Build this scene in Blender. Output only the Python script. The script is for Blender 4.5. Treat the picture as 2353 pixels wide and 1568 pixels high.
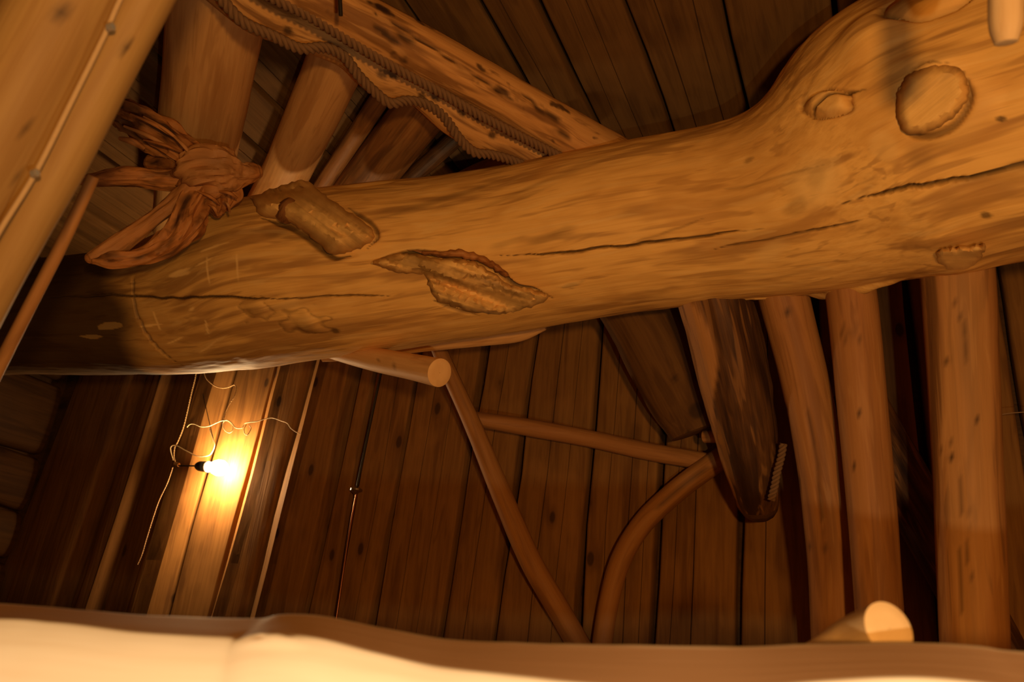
import bpy, math, random
import numpy as np
from mathutils import Vector, Matrix, kdtree, geometry

random.seed(7)
scene = bpy.context.scene
for o in list(bpy.data.objects):
    bpy.data.objects.remove(o)

# ------------------------------------------------------------------ camera
F, CX, CY = 1900.0, 1176.5, 784.0          # focal length and centre in photo pixels (2353 x 1568)
PITCH, ROLL = math.radians(22.3), math.radians(5.6)
CAM = np.array([0.0, 0.0, 1.3])
_f = np.array([0, math.cos(PITCH), math.sin(PITCH)])
_r0 = np.array([1.0, 0, 0])
_u0 = np.array([0, -math.sin(PITCH), math.cos(PITCH)])
_r = math.cos(ROLL) * _r0 + math.sin(ROLL) * _u0
_u = -math.sin(ROLL) * _r0 + math.cos(ROLL) * _u0


def P(px, py, d):
    """world point on the sight line of a photo pixel, d metres deep"""
    return CAM + d * (_f + (px - CX) / F * _r - (py - CY) / F * _u)


def Pz(px, py, z):
    """world point on the sight line of a photo pixel at height z"""
    k = P(px, py, 1) - CAM
    return CAM + k * (z - CAM[2]) / k[2]


def project(p):
    q = p - CAM
    d = q @ _f
    return np.stack([CX + F * (q @ _r) / d, CY - F * (q @ _u) / d, d], -1)


cd = bpy.data.cameras.new('camera')
cam = bpy.data.objects.new('camera', cd)
scene.collection.objects.link(cam)
cam.matrix_world = Matrix([[_r[i], _u[i], -_f[i], CAM[i]] for i in range(3)] + [[0, 0, 0, 1]])
cd.sensor_width = 36
cd.lens = F / 2353 * 36
cd.clip_start = 0.02
cd.dof.use_dof = True
cd.dof.focus_distance = 2.25
cd.dof.aperture_fstop = 4.5
scene.camera = cam

# ------------------------------------------------------------------ world, unseen lamps of the room, exposure
world = bpy.data.worlds.new('night')
scene.world = world
world.use_nodes = True
world.node_tree.nodes['Background'].inputs[0].default_value = (0.02, 0.012, 0.006, 1)
world.node_tree.nodes['Background'].inputs[1].default_value = 0.15


def lamp(name, right, up, depth, watts, radius, col=(1, 0.55, 0.2)):
    l = bpy.data.lights.new(name, 'POINT')
    l.energy = watts
    l.color = col
    l.shadow_soft_size = radius
    o = bpy.data.objects.new(name, l)
    o.location = CAM + right * _r + up * _u + depth * _f
    scene.collection.objects.link(o)
    return o


lamp('low_lamp_light', 0.22, -0.197, -0.20, 20, 0.012, (1, 0.90, 0.66))  # unseen lamp low behind the camera, giving the railing's shadow edge
lamp('main_lamp_light', 0.25, 0.14, -0.5, 78, 0.05, (1, 0.53, 0.155))  # unseen main lamp behind the camera, about level with it
scene.cycles.max_bounces = 4
scene.cycles.adaptive_threshold = 0.03
scene.cycles.diffuse_bounces = 3
scene.cycles.glossy_bounces = 2
scene.cycles.caustics_reflective = False
scene.cycles.caustics_refractive = False

vs = scene.view_settings
vs.view_transform = 'Standard'
vs.look = 'None'
vs.gamma = 1
vs.use_curve_mapping = False
vs.exposure = 0.0

# ------------------------------------------------------------------ helpers


def hash3(i, j, k, seed):
    h = (i * 374761393 + j * 668265263 + k * 2147483647 + seed * 974634777) & 0xFFFFFFFF
    h = ((h ^ (h >> 13)) * 1274126177) & 0xFFFFFFFF
    h = ((h ^ (h >> 16)) * 2246822519) & 0xFFFFFFFF
    return ((h ^ (h >> 15)) & 0xFFFF) / 32767.5 - 1.0


def noise(p, seed=0):
    """value noise, -1..1, p is (N,3)"""
    p = np.asarray(p, float)
    b = np.floor(p).astype(np.int64)
    t = p - b
    t = t * t * (3 - 2 * t)
    out = 0
    for di in (0, 1):
        wx = t[:, 0] if di else 1 - t[:, 0]
        for dj in (0, 1):
            wy = t[:, 1] if dj else 1 - t[:, 1]
            for dk in (0, 1):
                wz = t[:, 2] if dk else 1 - t[:, 2]
                out = out + wx * wy * wz * hash3(b[:, 0] + di, b[:, 1] + dj, b[:, 2] + dk, seed)
    return out


def fbm(p, seed=0, octaves=3):
    s = 0
    a = 1.0
    for i in range(octaves):
        s = s + a * noise(np.asarray(p) * 2 ** i, seed + i * 17)
        a *= 0.5
    return s


def sstep(a, b, x):
    t = np.clip((x - a) / (b - a), 0, 1)
    return t * t * (3 - 2 * t)


def catmull(pts, n):
    """smooth curve through the rows of pts, n samples about evenly spaced"""
    pts = np.asarray(pts, float)
    if len(pts) == 2:
        pts = np.array([pts[0], (pts[0] + pts[1]) / 2, pts[1]])
    ext = np.vstack([2 * pts[0] - pts[1], pts, 2 * pts[-1] - pts[-2]])
    fine = []
    for i in range(len(pts) - 1):
        p0, p1, p2, p3 = ext[i:i + 4]
        t = np.linspace(0, 1, 40, endpoint=False)[:, None]
        fine.append(0.5 * (2 * p1 + (p2 - p0) * t + (2 * p0 - 5 * p1 + 4 * p2 - p3) * t ** 2 + (3 * p1 - p0 - 3 * p2 + p3) * t ** 3))
    fine.append(pts[-1:])
    fine = np.vstack(fine)
    L = np.concatenate([[0], np.cumsum(np.linalg.norm(np.diff(fine[:, :3], axis=0), axis=1))])
    s = np.linspace(0, L[-1], n)
    return np.stack([np.interp(s, L, fine[:, k]) for k in range(fine.shape[1])], 1), s


def set_tags(o, label=None, cat=None, group=None, kind=None):
    for k, v in (('label', label), ('category', cat), ('group', group), ('kind', kind)):
        if v:
            o[k] = v
    return o


def make(name, verts, faces, mat, parent=None, gc=None, dk=None, pl=None, smooth=True, sharp=None):
    """links one mesh object; gc is the wood-grain coordinate, dk / pl are darkening and pale-wood amounts"""
    verts = np.asarray(verts, float)
    base = (verts.min(0) + verts.max(0)) / 2
    base[2] = verts[:, 2].min()
    ploc = np.array(parent.matrix_world.translation) if parent else np.zeros(3)
    me = bpy.data.meshes.new(name)
    if isinstance(faces, np.ndarray):
        nf, k = faces.shape
        me.vertices.add(len(verts))
        me.vertices.foreach_set('co', (verts - base).ravel())
        me.loops.add(nf * k)
        me.loops.foreach_set('vertex_index', faces.ravel().astype(np.int32))
        me.polygons.add(nf)
        me.polygons.foreach_set('loop_start', (np.arange(nf) * k).astype(np.int32))
        me.update(calc_edges=True)
    else:
        me.from_pydata((verts - base).tolist(), [], [list(map(int, f_)) for f_ in faces])
    me.validate()
    if gc is not None:
        at = me.attributes.new('gc', 'FLOAT_VECTOR', 'POINT')
        at.data.foreach_set('vector', np.asarray(gc, np.float32).ravel())
    for nm, a in (('dk', dk), ('pl', pl)):
        if a is not None:
            at = me.attributes.new(nm, 'FLOAT', 'POINT')
            at.data.foreach_set('value', np.asarray(a, np.float32).ravel())
    if smooth:
        me.shade_smooth()
        if sharp:
            me.set_sharp_from_angle(angle=math.radians(sharp))
    me.materials.append(mat)
    o = bpy.data.objects.new(name, me)
    scene.collection.objects.link(o)
    o.location = base - ploc
    if parent:
        o.parent = parent
    bpy.context.view_layer.update()
    return o


def empty(name, loc):
    o = bpy.data.objects.new(name, None)
    scene.collection.objects.link(o)
    o.location = loc
    bpy.context.view_layer.update()
    return o


# ------------------------------------------------------------------ materials


def ND(nt, t, **kw):
    n = nt.nodes.new(t)
    for k, v in kw.items():
        setattr(n, k, v)
    return n


def wood(name, base, dark, streak, pale=(0.62, 0.42, 0.2), rough=0.62, knots=0.0, knot_scale=(2.2, 9, 9), grain_amt=0.5,
         streak_amt=0.6, blotch=None, blotch_amt=0.0, pits=0.0, bump=0.25, dkcol=(0.03, 0.013, 0.005), streak_scale=(1.6, 16, 16), rim=0.0):
    m = bpy.data.materials.new(name)
    m.use_nodes = True
    nt = m.node_tree
    bs = nt.nodes['Principled BSDF']
    at = ND(nt, 'ShaderNodeAttribute', attribute_name='gc')
    L = nt.links.new

    def scaled(sx, sy, sz):
        mp = ND(nt, 'ShaderNodeMapping')
        mp.inputs['Scale'].default_value = (sx, sy, sz)
        L(at.outputs['Vector'], mp.inputs[0])
        return mp.outputs[0]

    def ramp(fac, a, b):
        r = ND(nt, 'ShaderNodeMapRange')
        r.interpolation_type = 'SMOOTHSTEP'
        r.inputs[1].default_value = a
        r.inputs[2].default_value = b
        L(fac, r.inputs[0])
        return r.outputs[0]

    def mul(fac, k):
        r = ND(nt, 'ShaderNodeMath', operation='MULTIPLY')
        L(fac, r.inputs[0])
        if isinstance(k, float):
            r.inputs[1].default_value = k
        else:
            L(k, r.inputs[1])
        return r.outputs[0]

    def mix(fac, a, b):
        r = ND(nt, 'ShaderNodeMix', data_type='RGBA')
        if isinstance(fac, float):
            r.inputs[0].default_value = fac
        else:
            L(fac, r.inputs[0])
        for i, c in ((6, a), (7, b)):
            if isinstance(c, tuple):
                r.inputs[i].default_value = (*c, 1)
            else:
                L(c, r.inputs[i])
        return r.outputs[2]

    def nz(vec, detail=4, rgh=0.6, dist=0.0):
        n = ND(nt, 'ShaderNodeTexNoise')
        n.inputs['Scale'].default_value = 1
        n.inputs['Detail'].default_value = detail
        n.inputs['Roughness'].default_value = rgh
        n.inputs['Distortion'].default_value = dist
        L(vec, n.inputs['Vector'])
        return n.outputs[0]

    grain = nz(scaled(4, 85, 85), 2, 0.65, 0.3)
    col = mix(mul(ramp(grain, 0.35, 0.72), float(grain_amt)), base, dark)
    st = nz(scaled(*streak_scale), 3, 0.6, 0.5)
    col = mix(mul(ramp(st, 0.50, 0.64), float(streak_amt)), col, streak)
    st2 = nz(scaled(streak_scale[0] * 2.3, streak_scale[1] * 2.6, streak_scale[2] * 2.6), 2, 0.6, 0.8)
    col = mix(mul(ramp(st2, 0.55, 0.68), float(streak_amt * 0.7)), col, streak)
    col = mix(mul(ramp(st2, 0.44, 0.34), float(streak_amt * 0.45)), col, pale)
    if blotch:
        bl = nz(scaled(5, 7, 7), 2, 0.6)
        col = mix(mul(ramp(bl, 0.48, 0.66), float(blotch_amt)), col, blotch)
    height = grain
    if knots > 0:
        vo = ND(nt, 'ShaderNodeTexVoronoi')
        vo.inputs['Scale'].default_value = 1
        L(scaled(*knot_scale), vo.inputs['Vector'])
        sel = ND(nt, 'ShaderNodeSeparateColor')
        L(vo.outputs['Color'], sel.inputs[0])
        keep = ND(nt, 'ShaderNodeMath', operation='LESS_THAN')
        keep.inputs[1].default_value = knots
        L(sel.outputs[0], keep.inputs[0])
        k1 = mul(ramp(vo.outputs['Distance'], 0.15, 0.09), keep.outputs[0])
        k2 = mul(ramp(vo.outputs['Distance'], 0.30, 0.13), keep.outputs[0])
        col = mix(mul(k2, 0.35), col, streak)
        col = mix(mul(k1, 0.75), col, dkcol)
    if pits > 0:
        vo = ND(nt, 'ShaderNodeTexVoronoi')
        vo.inputs['Scale'].default_value = 1
        wob = ND(nt, 'ShaderNodeMix', data_type='VECTOR')
        wob.inputs[0].default_value = 0.12
        no = ND(nt, 'ShaderNodeTexNoise')
        no.inputs['Scale'].default_value = 25
        L(at.outputs['Vector'], no.inputs['Vector'])
        sv = scaled(10, 34, 34)
        L(sv, wob.inputs[4])
        add = ND(nt, 'ShaderNodeVectorMath', operation='ADD')
        L(sv, add.inputs[0])
        L(no.outputs['Color'], add.inputs[1])
        L(add.outputs[0], wob.inputs[5])
        L(add.outputs[0], vo.inputs['Vector'])
        sel = ND(nt, 'ShaderNodeSeparateColor')
        L(vo.outputs['Color'], sel.inputs[0])
        keep = ND(nt, 'ShaderNodeMath', operation='LESS_THAN')
        keep.inputs[1].default_value = pits
        L(sel.outputs[1], keep.inputs[0])
        k1 = mul(ramp(vo.outputs['Distance'], 0.42, 0.18), keep.outputs[0])
        col = mix(mul(k1, 0.85), col, dkcol)
    for nm, c in (('pl', pale), ('dk', dkcol)):
        aa = ND(nt, 'ShaderNodeAttribute', attribute_name=nm)
        col = mix(aa.outputs['Fac'], col, c)
    L(col, bs.inputs['Base Color'])
    bs.inputs['Roughness'].default_value = rough
    bs.inputs['Specular IOR Level'].default_value = 0.18
    bp = ND(nt, 'ShaderNodeBump')
    bp.inputs['Strength'].default_value = bump
    bp.inputs['Distance'].default_value = 0.004
    L(height, bp.inputs['Height'])
    L(bp.outputs[0], bs.inputs['Normal'])
    return m


def plain(name, col, rough=0.5, metal=0.0, emit=None, es=0.0):
    m = bpy.data.materials.new(name)
    m.use_nodes = True
    nt = m.node_tree
    bs = nt.nodes['Principled BSDF']
    no = ND(nt, 'ShaderNodeTexNoise')
    no.inputs['Scale'].default_value = 60
    mx = ND(nt, 'ShaderNodeMix', data_type='RGBA')
    nt.links.new(no.outputs[0], mx.inputs[0])
    mx.inputs[6].default_value = (*[c * 0.8 for c in col], 1)
    mx.inputs[7].default_value = (*col, 1)
    nt.links.new(mx.outputs[2], bs.inputs['Base Color'])
    bs.inputs['Roughness'].default_value = rough
    bs.inputs['Metallic'].default_value = metal
    if emit:
        bs.inputs['Emission Color'].default_value = (*emit, 1)
        bs.inputs['Emission Strength'].default_value = es
    return m


M = {}
M['beam'] = wood('peeled_pine_beam', (0.84, 0.46, 0.115), (0.64, 0.31, 0.065), (0.36, 0.165, 0.040), knots=0.10, knot_scale=(4, 9, 9),
                 grain_amt=0.55, streak_amt=0.75, blotch=(0.58, 0.27, 0.055), blotch_amt=0.45, pale=(0.86, 0.53, 0.17))
M['log'] = wood('peeled_pine_log', (0.37, 0.158, 0.044), (0.285, 0.107, 0.027), (0.17, 0.063, 0.017), knots=0.22, knot_scale=(5, 9, 9),
                grain_amt=0.4, streak_amt=0.55, pale=(0.50, 0.25, 0.08))
M['lean'] = wood('smooth_corner_log', (0.35, 0.195, 0.056), (0.28, 0.135, 0.034), (0.21, 0.094, 0.024), knots=0.0, grain_amt=0.35, streak_amt=0.4, pale=(0.42, 0.25, 0.085))
M['joist'] = wood('pale_joist_log', (0.76, 0.41, 0.14), (0.62, 0.29, 0.085), (0.40, 0.17, 0.045), knots=0.12, knot_scale=(5, 9, 9), grain_amt=0.4, streak_amt=0.5, pale=(0.80, 0.48, 0.18))
M['log_grey'] = wood('weathered_pine_log', (0.36, 0.155, 0.042), (0.26, 0.105, 0.028), (0.13, 0.056, 0.018), knots=0.25, knot_scale=(5, 9, 9),
                     grain_amt=0.5, streak_amt=0.75, pale=(0.52, 0.26, 0.08))
M['pale'] = wood('pale_peeled_pine', (0.90, 0.82, 0.70), (0.84, 0.72, 0.56), (0.74, 0.64, 0.52), knots=0.0, grain_amt=0.4, streak_amt=0.4,
                 pale=(0.92, 0.84, 0.72), bump=0.1, dkcol=(0.36, 0.165, 0.055))
M['peeled'] = wood('fresh_cut_pine', (0.66, 0.42, 0.19), (0.57, 0.33, 0.125), (0.44, 0.24, 0.08), knots=0.0, grain_amt=0.4, streak_amt=0.4, pale=(0.84, 0.58, 0.30), bump=0.1)
M['pitted'] = wood('insect_marked_pine', (0.60, 0.29, 0.080), (0.47, 0.20, 0.048), (0.18, 0.07, 0.018), knots=0.2, knot_scale=(7, 14, 14),
                   grain_amt=0.5, streak_amt=0.8, pits=0.22, streak_scale=(3, 24, 24), pale=(0.64, 0.33, 0.10))
M['bark'] = wood('dark_bark_log', (0.12, 0.047, 0.012), (0.060, 0.023, 0.006), (0.032, 0.012, 0.004), knots=0.3, knot_scale=(6, 12, 12),
                 grain_amt=0.8, streak_amt=0.85, blotch=(0.19, 0.078, 0.021), blotch_amt=0.5, pale=(0.38, 0.165, 0.045), bump=0.5)
M['root'] = wood('gnarled_root_wood', (0.50, 0.195, 0.048), (0.32, 0.115, 0.026), (0.12, 0.042, 0.010), grain_amt=0.7, streak_amt=0.8,
                 blotch=(0.20, 0.066, 0.014), blotch_amt=0.6, streak_scale=(8, 30, 30), bump=0.6, pale=(0.52, 0.25, 0.08))
M['plank'] = wood('stained_wall_plank', (0.235, 0.104, 0.024), (0.165, 0.067, 0.014), (0.10, 0.038, 0.009), pale=(0.32, 0.145, 0.038), knots=0.42, knot_scale=(5.5, 11, 4),
                  grain_amt=0.6, streak_amt=0.55, blotch=(0.31, 0.14, 0.036), blotch_amt=0.35, rough=0.85)
M['plank_shade'] = wood('shade_toned_plank', (0.150, 0.064, 0.015), (0.105, 0.042, 0.009), (0.065, 0.025, 0.006), pale=(0.18, 0.08, 0.02), knots=0.2, knot_scale=(4.5, 10, 4),
                      grain_amt=0.6, streak_amt=0.55, rough=0.85)  # darker plank copy with the left corner's shade in its colour
M['ceil'] = wood('old_ceiling_plank', (0.155, 0.072, 0.018), (0.11, 0.048, 0.011), (0.07, 0.029, 0.007), pale=(0.19, 0.088, 0.024), knots=0.14, knot_scale=(4.5, 9, 4),
                 grain_amt=0.6, streak_amt=0.5, blotch=(0.20, 0.095, 0.026), blotch_amt=0.4, rough=0.85)
M['wall_log'] = wood('dark_wall_log', (0.085, 0.036, 0.009), (0.055, 0.022, 0.006), (0.035, 0.014, 0.004), pale=(0.10, 0.043, 0.011), knots=0.2, knot_scale=(4, 8, 8),
                     grain_amt=0.6, streak_amt=0.5)
M['pole'] = wood('peeled_sapling', (0.36, 0.155, 0.040), (0.27, 0.105, 0.026), (0.17, 0.064, 0.015), pale=(0.42, 0.19, 0.055), knots=0.3, knot_scale=(7, 12, 12), grain_amt=0.5, streak_amt=0.5)
M['rope'] = plain('jute_rope', (0.20, 0.095, 0.032), 0.9)
M['caulk'] = plain('seam_cord', (0.50, 0.30, 0.12), 0.8)
M['twine'] = plain('pale_twine', (0.75, 0.55, 0.30), 0.7)
M['string'] = plain('thin_brown_string', (0.35, 0.2, 0.09), 0.8)
M['black'] = plain('black_bakelite', (0.012, 0.010, 0.009), 0.4)
M['iron'] = plain('dark_iron', (0.05, 0.04, 0.03), 0.45, 0.8)
M['copper'] = plain('copper_rod', (0.55, 0.22, 0.10), 0.25, 1.0)
M['steel'] = plain('nickel_fitting', (0.5, 0.45, 0.38), 0.25, 1.0)
M['screw'] = plain('zinc_screw', (0.55, 0.47, 0.36), 0.4, 0.6)
M['ceramic'] = plain('white_collar', (0.8, 0.74, 0.62), 0.4)
M['bulb'] = plain('lit_bulb', (1, 0.9, 0.7), 0.3, 0, (1.0, 0.68, 0.34), 480)
M['floor'] = wood('floor_board', (0.30, 0.15, 0.06), (0.2, 0.09, 0.03), (0.12, 0.05, 0.018))

# ------------------------------------------------------------------ log builder


class Log:
    """A round timber swept along a path: rows (x, y, z, radius). th = 0 faces the camera's side."""

    def __init__(self, rows, nu=60, nv=28, lump=0.05, fine=0.012, seed=1, lump_scale=3.0, front_bias=0.0, oval=1.0, ripple=0.0, smooth=0):
        self.seed = seed
        path, self.s = catmull(rows, nu)
        if smooth:
            w = np.exp(-0.5 * (np.arange(-3 * smooth, 3 * smooth + 1) / smooth) ** 2)
            w /= w.sum()
            m = 3 * smooth
            head = 2 * path[0] - path[m:0:-1]
            tail = 2 * path[-1] - path[-2:-m - 2:-1]
            full = np.vstack([head, path, tail])
            path = np.stack([np.convolve(full[:, k], w, 'valid') for k in range(4)], 1)
        self.p, self.R = path[:, :3], path[:, 3]
        T = np.gradient(self.p, axis=0)
        T /= np.linalg.norm(T, axis=1)[:, None]
        to = CAM - self.p
        N = to - (to * T).sum(1)[:, None] * T
        N /= np.linalg.norm(N, axis=1)[:, None]
        B = np.cross(T, N)
        self.T, self.N, self.B = T, N, B
        q = np.linspace(-1, 1, nv, endpoint=False)
        self.th = math.pi * (q * (1 - front_bias) + front_bias * q ** 3)
        self.nu, self.nv = nu, nv
        S, TH = np.meshgrid(self.s, self.th, indexing='ij')
        RR = np.repeat(self.R[:, None], nv, 1)
        self.S, self.TH, self.RR = S.ravel(), TH.ravel(), RR.ravel()
        cyl = np.stack([self.S, self.RR * np.cos(self.TH), self.RR * np.sin(self.TH)], 1)
        self.gc = cyl + np.array([seed * 3.17, seed * 1.3, seed * 0.7])
        k = lump_scale
        q3 = cyl * np.array([k, k * 1.6, k * 1.6]) + seed * 7.7
        self.dr = self.RR * lump * fbm(q3, seed, 2)
        if ripple:
            self.dr += self.RR * ripple * fbm(cyl * np.array([9, 60, 60]) + seed, seed + 5, 3)
        if fine:
            self.dr += self.RR * fine * fbm(cyl * np.array([14, 38, 38]) + seed, seed + 9, 2)
        self.dk = np.zeros(len(self.S))
        self.pl = np.zeros(len(self.S))
        self.kd = None
        self.oval = oval

    def xyz(self, dr=None):
        dr = self.dr if dr is None else dr
        r = (self.RR + dr).reshape(self.nu, self.nv)
        c = np.cos(self.th)[None, :, None] * self.oval
        s = np.sin(self.th)[None, :, None]
        return (self.p[:, None] + r[..., None] * (c * self.N[:, None] + s * self.B[:, None])).reshape(-1, 3)

    def index(self):
        pts = self.xyz()
        pr = project(pts)
        cand = np.nonzero(np.abs(self.TH) < 1.55)[0]
        self.kd = kdtree.KDTree(len(cand))
        for i in cand:
            self.kd.insert((pr[i, 0], pr[i, 1], 0), int(i))
        self.kd.balance()
        self.pr = pr
        self.pts = pts

    def at(self, px, py):
        """surface coordinate (length, girth in metres) under a photo pixel"""
        if self.kd is None:
            self.index()
        i = self.kd.find((px, py, 0))[1]
        return self.S[i], self.TH[i] * self.RR[i]

    def depth(self, px, py):
        if self.kd is None:
            self.index()
        i = self.kd.find((px, py, 0))[1]
        return self.pr[i, 2]

    def local(self, px, py):
        s, g = self.at(px, py)
        return self.S - s, self.TH * self.RR - g

    def crack(self, pix, w=0.004, depth=0.006, dk=0.9, taper=True):
        pts = np.array([self.at(*q) for q in pix])
        fine, _ = catmull(np.column_stack([pts, np.zeros(len(pts))]), max(12, 5 * len(pts)))
        pts = fine[:, :2]
        A = np.stack([self.S, self.TH * self.RR], 1)
        wob = 0.002 * noise(np.column_stack([self.S * 30, self.S * 0, self.S * 0]), 3)
        A[:, 1] += wob
        best = np.full(len(A), 9.0)
        par = np.zeros(len(A))
        n = len(pts) - 1
        sel = np.nonzero((A[:, 0] > pts[:, 0].min() - 3 * w) & (A[:, 0] < pts[:, 0].max() + 3 * w) & (np.abs(self.TH) < 1.9))[0]
        for i in range(n):
            a, b = pts[i], pts[i + 1]
            ab = b - a
            t = np.clip(((A[sel] - a) @ ab) / (ab @ ab + 1e-12), 0, 1)
            d = np.linalg.norm(A[sel] - a - t[:, None] * ab, axis=1)
            m = d < best[sel]
            best[sel] = np.where(m, d, best[sel])
            par[sel] = np.where(m, (i + t) / n, par[sel])
        ww = w * (np.clip(np.minimum(par, 1 - par) * 5, 0.25, 1) if taper else 1)
        k = sstep(1, 0.25, best / ww)
        self.dr -= depth * k * (ww / w)
        self.dk = np.maximum(self.dk, dk * k)

    def spot(self, px, py, a, b, rot=0, h=0.0, dk=0.0, pl=0.0, soft=0.6, ring=0.0, ragged=0.15):
        """an oval feature: a, b half sizes in metres along / around, rot in degrees"""
        x, y = self.local(px, py)
        c, s = math.cos(math.radians(rot)), math.sin(math.radians(rot))
        X, Y = (x * c + y * s) / a, (-x * s + y * c) / b
        d = np.hypot(X, Y)
        d = d * (1 + ragged * noise(np.stack([X * 1.7, Y * 1.7, X * 0 + px], 1), int(px) % 97))
        k = sstep(1, 1 - soft, d)
        self.dr += h * k
        self.dk = np.maximum(self.dk, dk * k)
        self.pl = np.maximum(self.pl, pl * k)
        if ring:
            g = np.exp(-((d - 1.06) / 0.10) ** 2)
            self.dr -= abs(ring) * g
            self.dk = np.maximum(self.dk, 0.42 * g * (ring > 0))
        return d

    def build(self, name, mat, parent=None, caps=True, round_end=False):
        v = self.xyz()
        nu, nv = self.nu, self.nv
        i = np.arange(nu - 1)[:, None]
        j = np.arange(nv)[None, :]
        jn = (j + 1) % nv
        faces = np.stack([i * nv + j, (i + 1) * nv + j, (i + 1) * nv + jn, i * nv + jn], -1).reshape(-1, 4)
        gc, dk, pl = self.gc, self.dk, self.pl
        V, G, DK, PL, FS = [v], [gc], [dk], [pl], [faces]
        n = len(v)
        if caps:
            for e, sgn in ((0, -1), (nu - 1, 1)):
                ring = np.arange(nv) + e * nv
                c = v[ring].mean(0)
                T = self.T[e] * sgn
                prev = ring
                levels = ((0.985, 0.0), (0.93, 0.03), (0.55, 0.035), (0.02, 0.035)) if not round_end else \
                    ((0.93, 0.25), (0.75, 0.55), (0.45, 0.75), (0.02, 0.85))
                for k, hgt in levels:
                    w = c + (v[ring] - c) * k + T * self.R[e] * hgt
                    V.append(w)
                    rel = (v[ring] - c) * k
                    G.append(np.column_stack([np.linalg.norm(rel, axis=1) * 0.4 + e * 0.01, rel @ self.N[e] * 0.3, rel @ self.B[e] * 0.3]) + self.seed)
                    DK.append(dk[ring] * 0.3)
                    PL.append(np.full(nv, 0.0 if round_end else 0.35))
                    cur = np.arange(nv) + n
                    n += nv
                    a, b = (prev, cur) if sgn > 0 else (cur, prev)
                    FS.append(np.stack([a, b, np.roll(b, -1), np.roll(a, -1)], -1))
                    prev = cur
        o = make(name, np.vstack(V), np.vstack(FS), mat, parent, np.vstack(G), np.concatenate(DK), np.concatenate(PL), True, 50)
        return o


def rows_px(spec):
    """(px, py, depth, half width in px) -> rows (x, y, z, radius)"""
    return [(*P(a, b, d), r * d / F) for a, b, d, r in spec]


def to_floor(rows):
    """carries a post or pole on, along its last direction, until it stands on the floor"""
    a, b = np.array(rows[-2]), np.array(rows[-1])
    k = (b[2] - 0.01) / (a[2] - b[2])
    e = b + (b - a) * k
    e[3] = b[3]
    return rows + [tuple((b + e) / 2 * np.array([1, 1, 1, 0]) + np.array([0, 0, 0, b[3]])), tuple(e)]


def rows_z(spec, z):
    out = []
    for a, b, r in spec:
        p = Pz(a, b, z)
        out.append((*p, r))
    return out


def tube(name, pts, rad, mat, parent=None, n=60, sides=8, taper=None):
    rows = [(*p, rad) for p in pts]
    path, s = catmull(rows, n)
    p = path[:, :3]
    T = np.gradient(p, axis=0)
    T /= np.linalg.norm(T, axis=1)[:, None] + 1e-12
    N = np.zeros_like(T)
    ref = np.array([0.3, 0.2, 0.93])
    N[0] = np.cross(T[0], ref)
    N[0] /= np.linalg.norm(N[0])
    for i in range(1, len(p)):
        q = N[i - 1] - (N[i - 1] @ T[i]) * T[i]
        N[i] = q / (np.linalg.norm(q) + 1e-12)
    B = np.cross(T, N)
    th = np.linspace(0, 2 * math.pi, sides, endpoint=False)
    r = np.full(n, rad) if taper is None else rad * np.interp(np.linspace(0, 1, n), [0, 1], taper)
    v = (p[:, None] + r[:, None, None] * (np.cos(th)[None, :, None] * N[:, None] + np.sin(th)[None, :, None] * B[:, None])).reshape(-1, 3)
    faces = [[i * sides + j, (i + 1) * sides + j, (i + 1) * sides + (j + 1) % sides, i * sides + (j + 1) % sides] for i in range(n - 1) for j in range(sides)]
    faces.append(list(range(sides)))
    faces.append([(n - 1) * sides + j for j in reversed(range(sides))])
    return make(name, v, faces, mat, parent, smooth=True, sharp=50)


def rope(name, pts, R, mat, parent=None, pitch=3.4, strands=3, sides=8, step=0.28):
    """a laid rope: strands twisted round the path, one mesh"""
    L = np.linalg.norm(np.diff(np.array(pts), axis=0), axis=1).sum()
    n = max(20, int(L / (R * step)))
    path, s = catmull([(*p, R) for p in pts], n)
    p = path[:, :3]
    T = np.gradient(p, axis=0)
    T /= np.linalg.norm(T, axis=1)[:, None]
    to = CAM - p
    N = to - (to * T).sum(1)[:, None] * T
    N /= np.linalg.norm(N, axis=1)[:, None]
    B = np.cross(T, N)
    V, FS = [], []
    base = 0
    th = np.linspace(0, 2 * math.pi, sides, endpoint=False)
    for k in range(strands):
        ph = 2 * math.pi * (s / (pitch * R) + k / strands)
        c = p + 0.5 * R * (np.cos(ph)[:, None] * N + np.sin(ph)[:, None] * B)
        rr = 0.52 * R
        v = (c[:, None] + rr * (np.cos(th)[None, :, None] * N[:, None] + np.sin(th)[None, :, None] * B[:, None])).reshape(-1, 3)
        i = np.arange(n - 1)[:, None]
        j = np.arange(sides)[None, :]
        jn = (j + 1) % sides
        FS.append((np.stack([i * sides + j, (i + 1) * sides + j, (i + 1) * sides + jn, i * sides + jn], -1).reshape(-1, 4) + base))
        V.append(v)
        base += len(v)
    return make(name, np.vstack(V), np.vstack(FS), mat, parent)


# ------------------------------------------------------------------ the room (rectangular, turned 25 degrees to the view)
YAW = math.radians(25)
WN = np.array([math.sin(YAW), math.cos(YAW), 0])       # away, into the back wall
WT = np.array([math.cos(YAW), -math.sin(YAW), 0])      # along the back wall to the right
UP = np.array([0, 0, 1.0])
DB = (P(1300, 1100, 2.6) - CAM) @ WN                   # distance of the back wall
ORG = np.array([CAM[0], CAM[1], 0.0])


def W(a, b, z):
    return ORG + a * WT + b * WN + z * UP


def on_back(px, py, off=0.0):
    k = P(px, py, 1) - CAM
    p = CAM + k * (DB - off) / (k @ WN)
    return (p - CAM) @ WT, p[2]


ZC = on_back(1700, 470)[1]
AL = -3.29          # left wall
AR = 1.9            # right wall
BR = -2.6           # wall behind the camera


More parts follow.
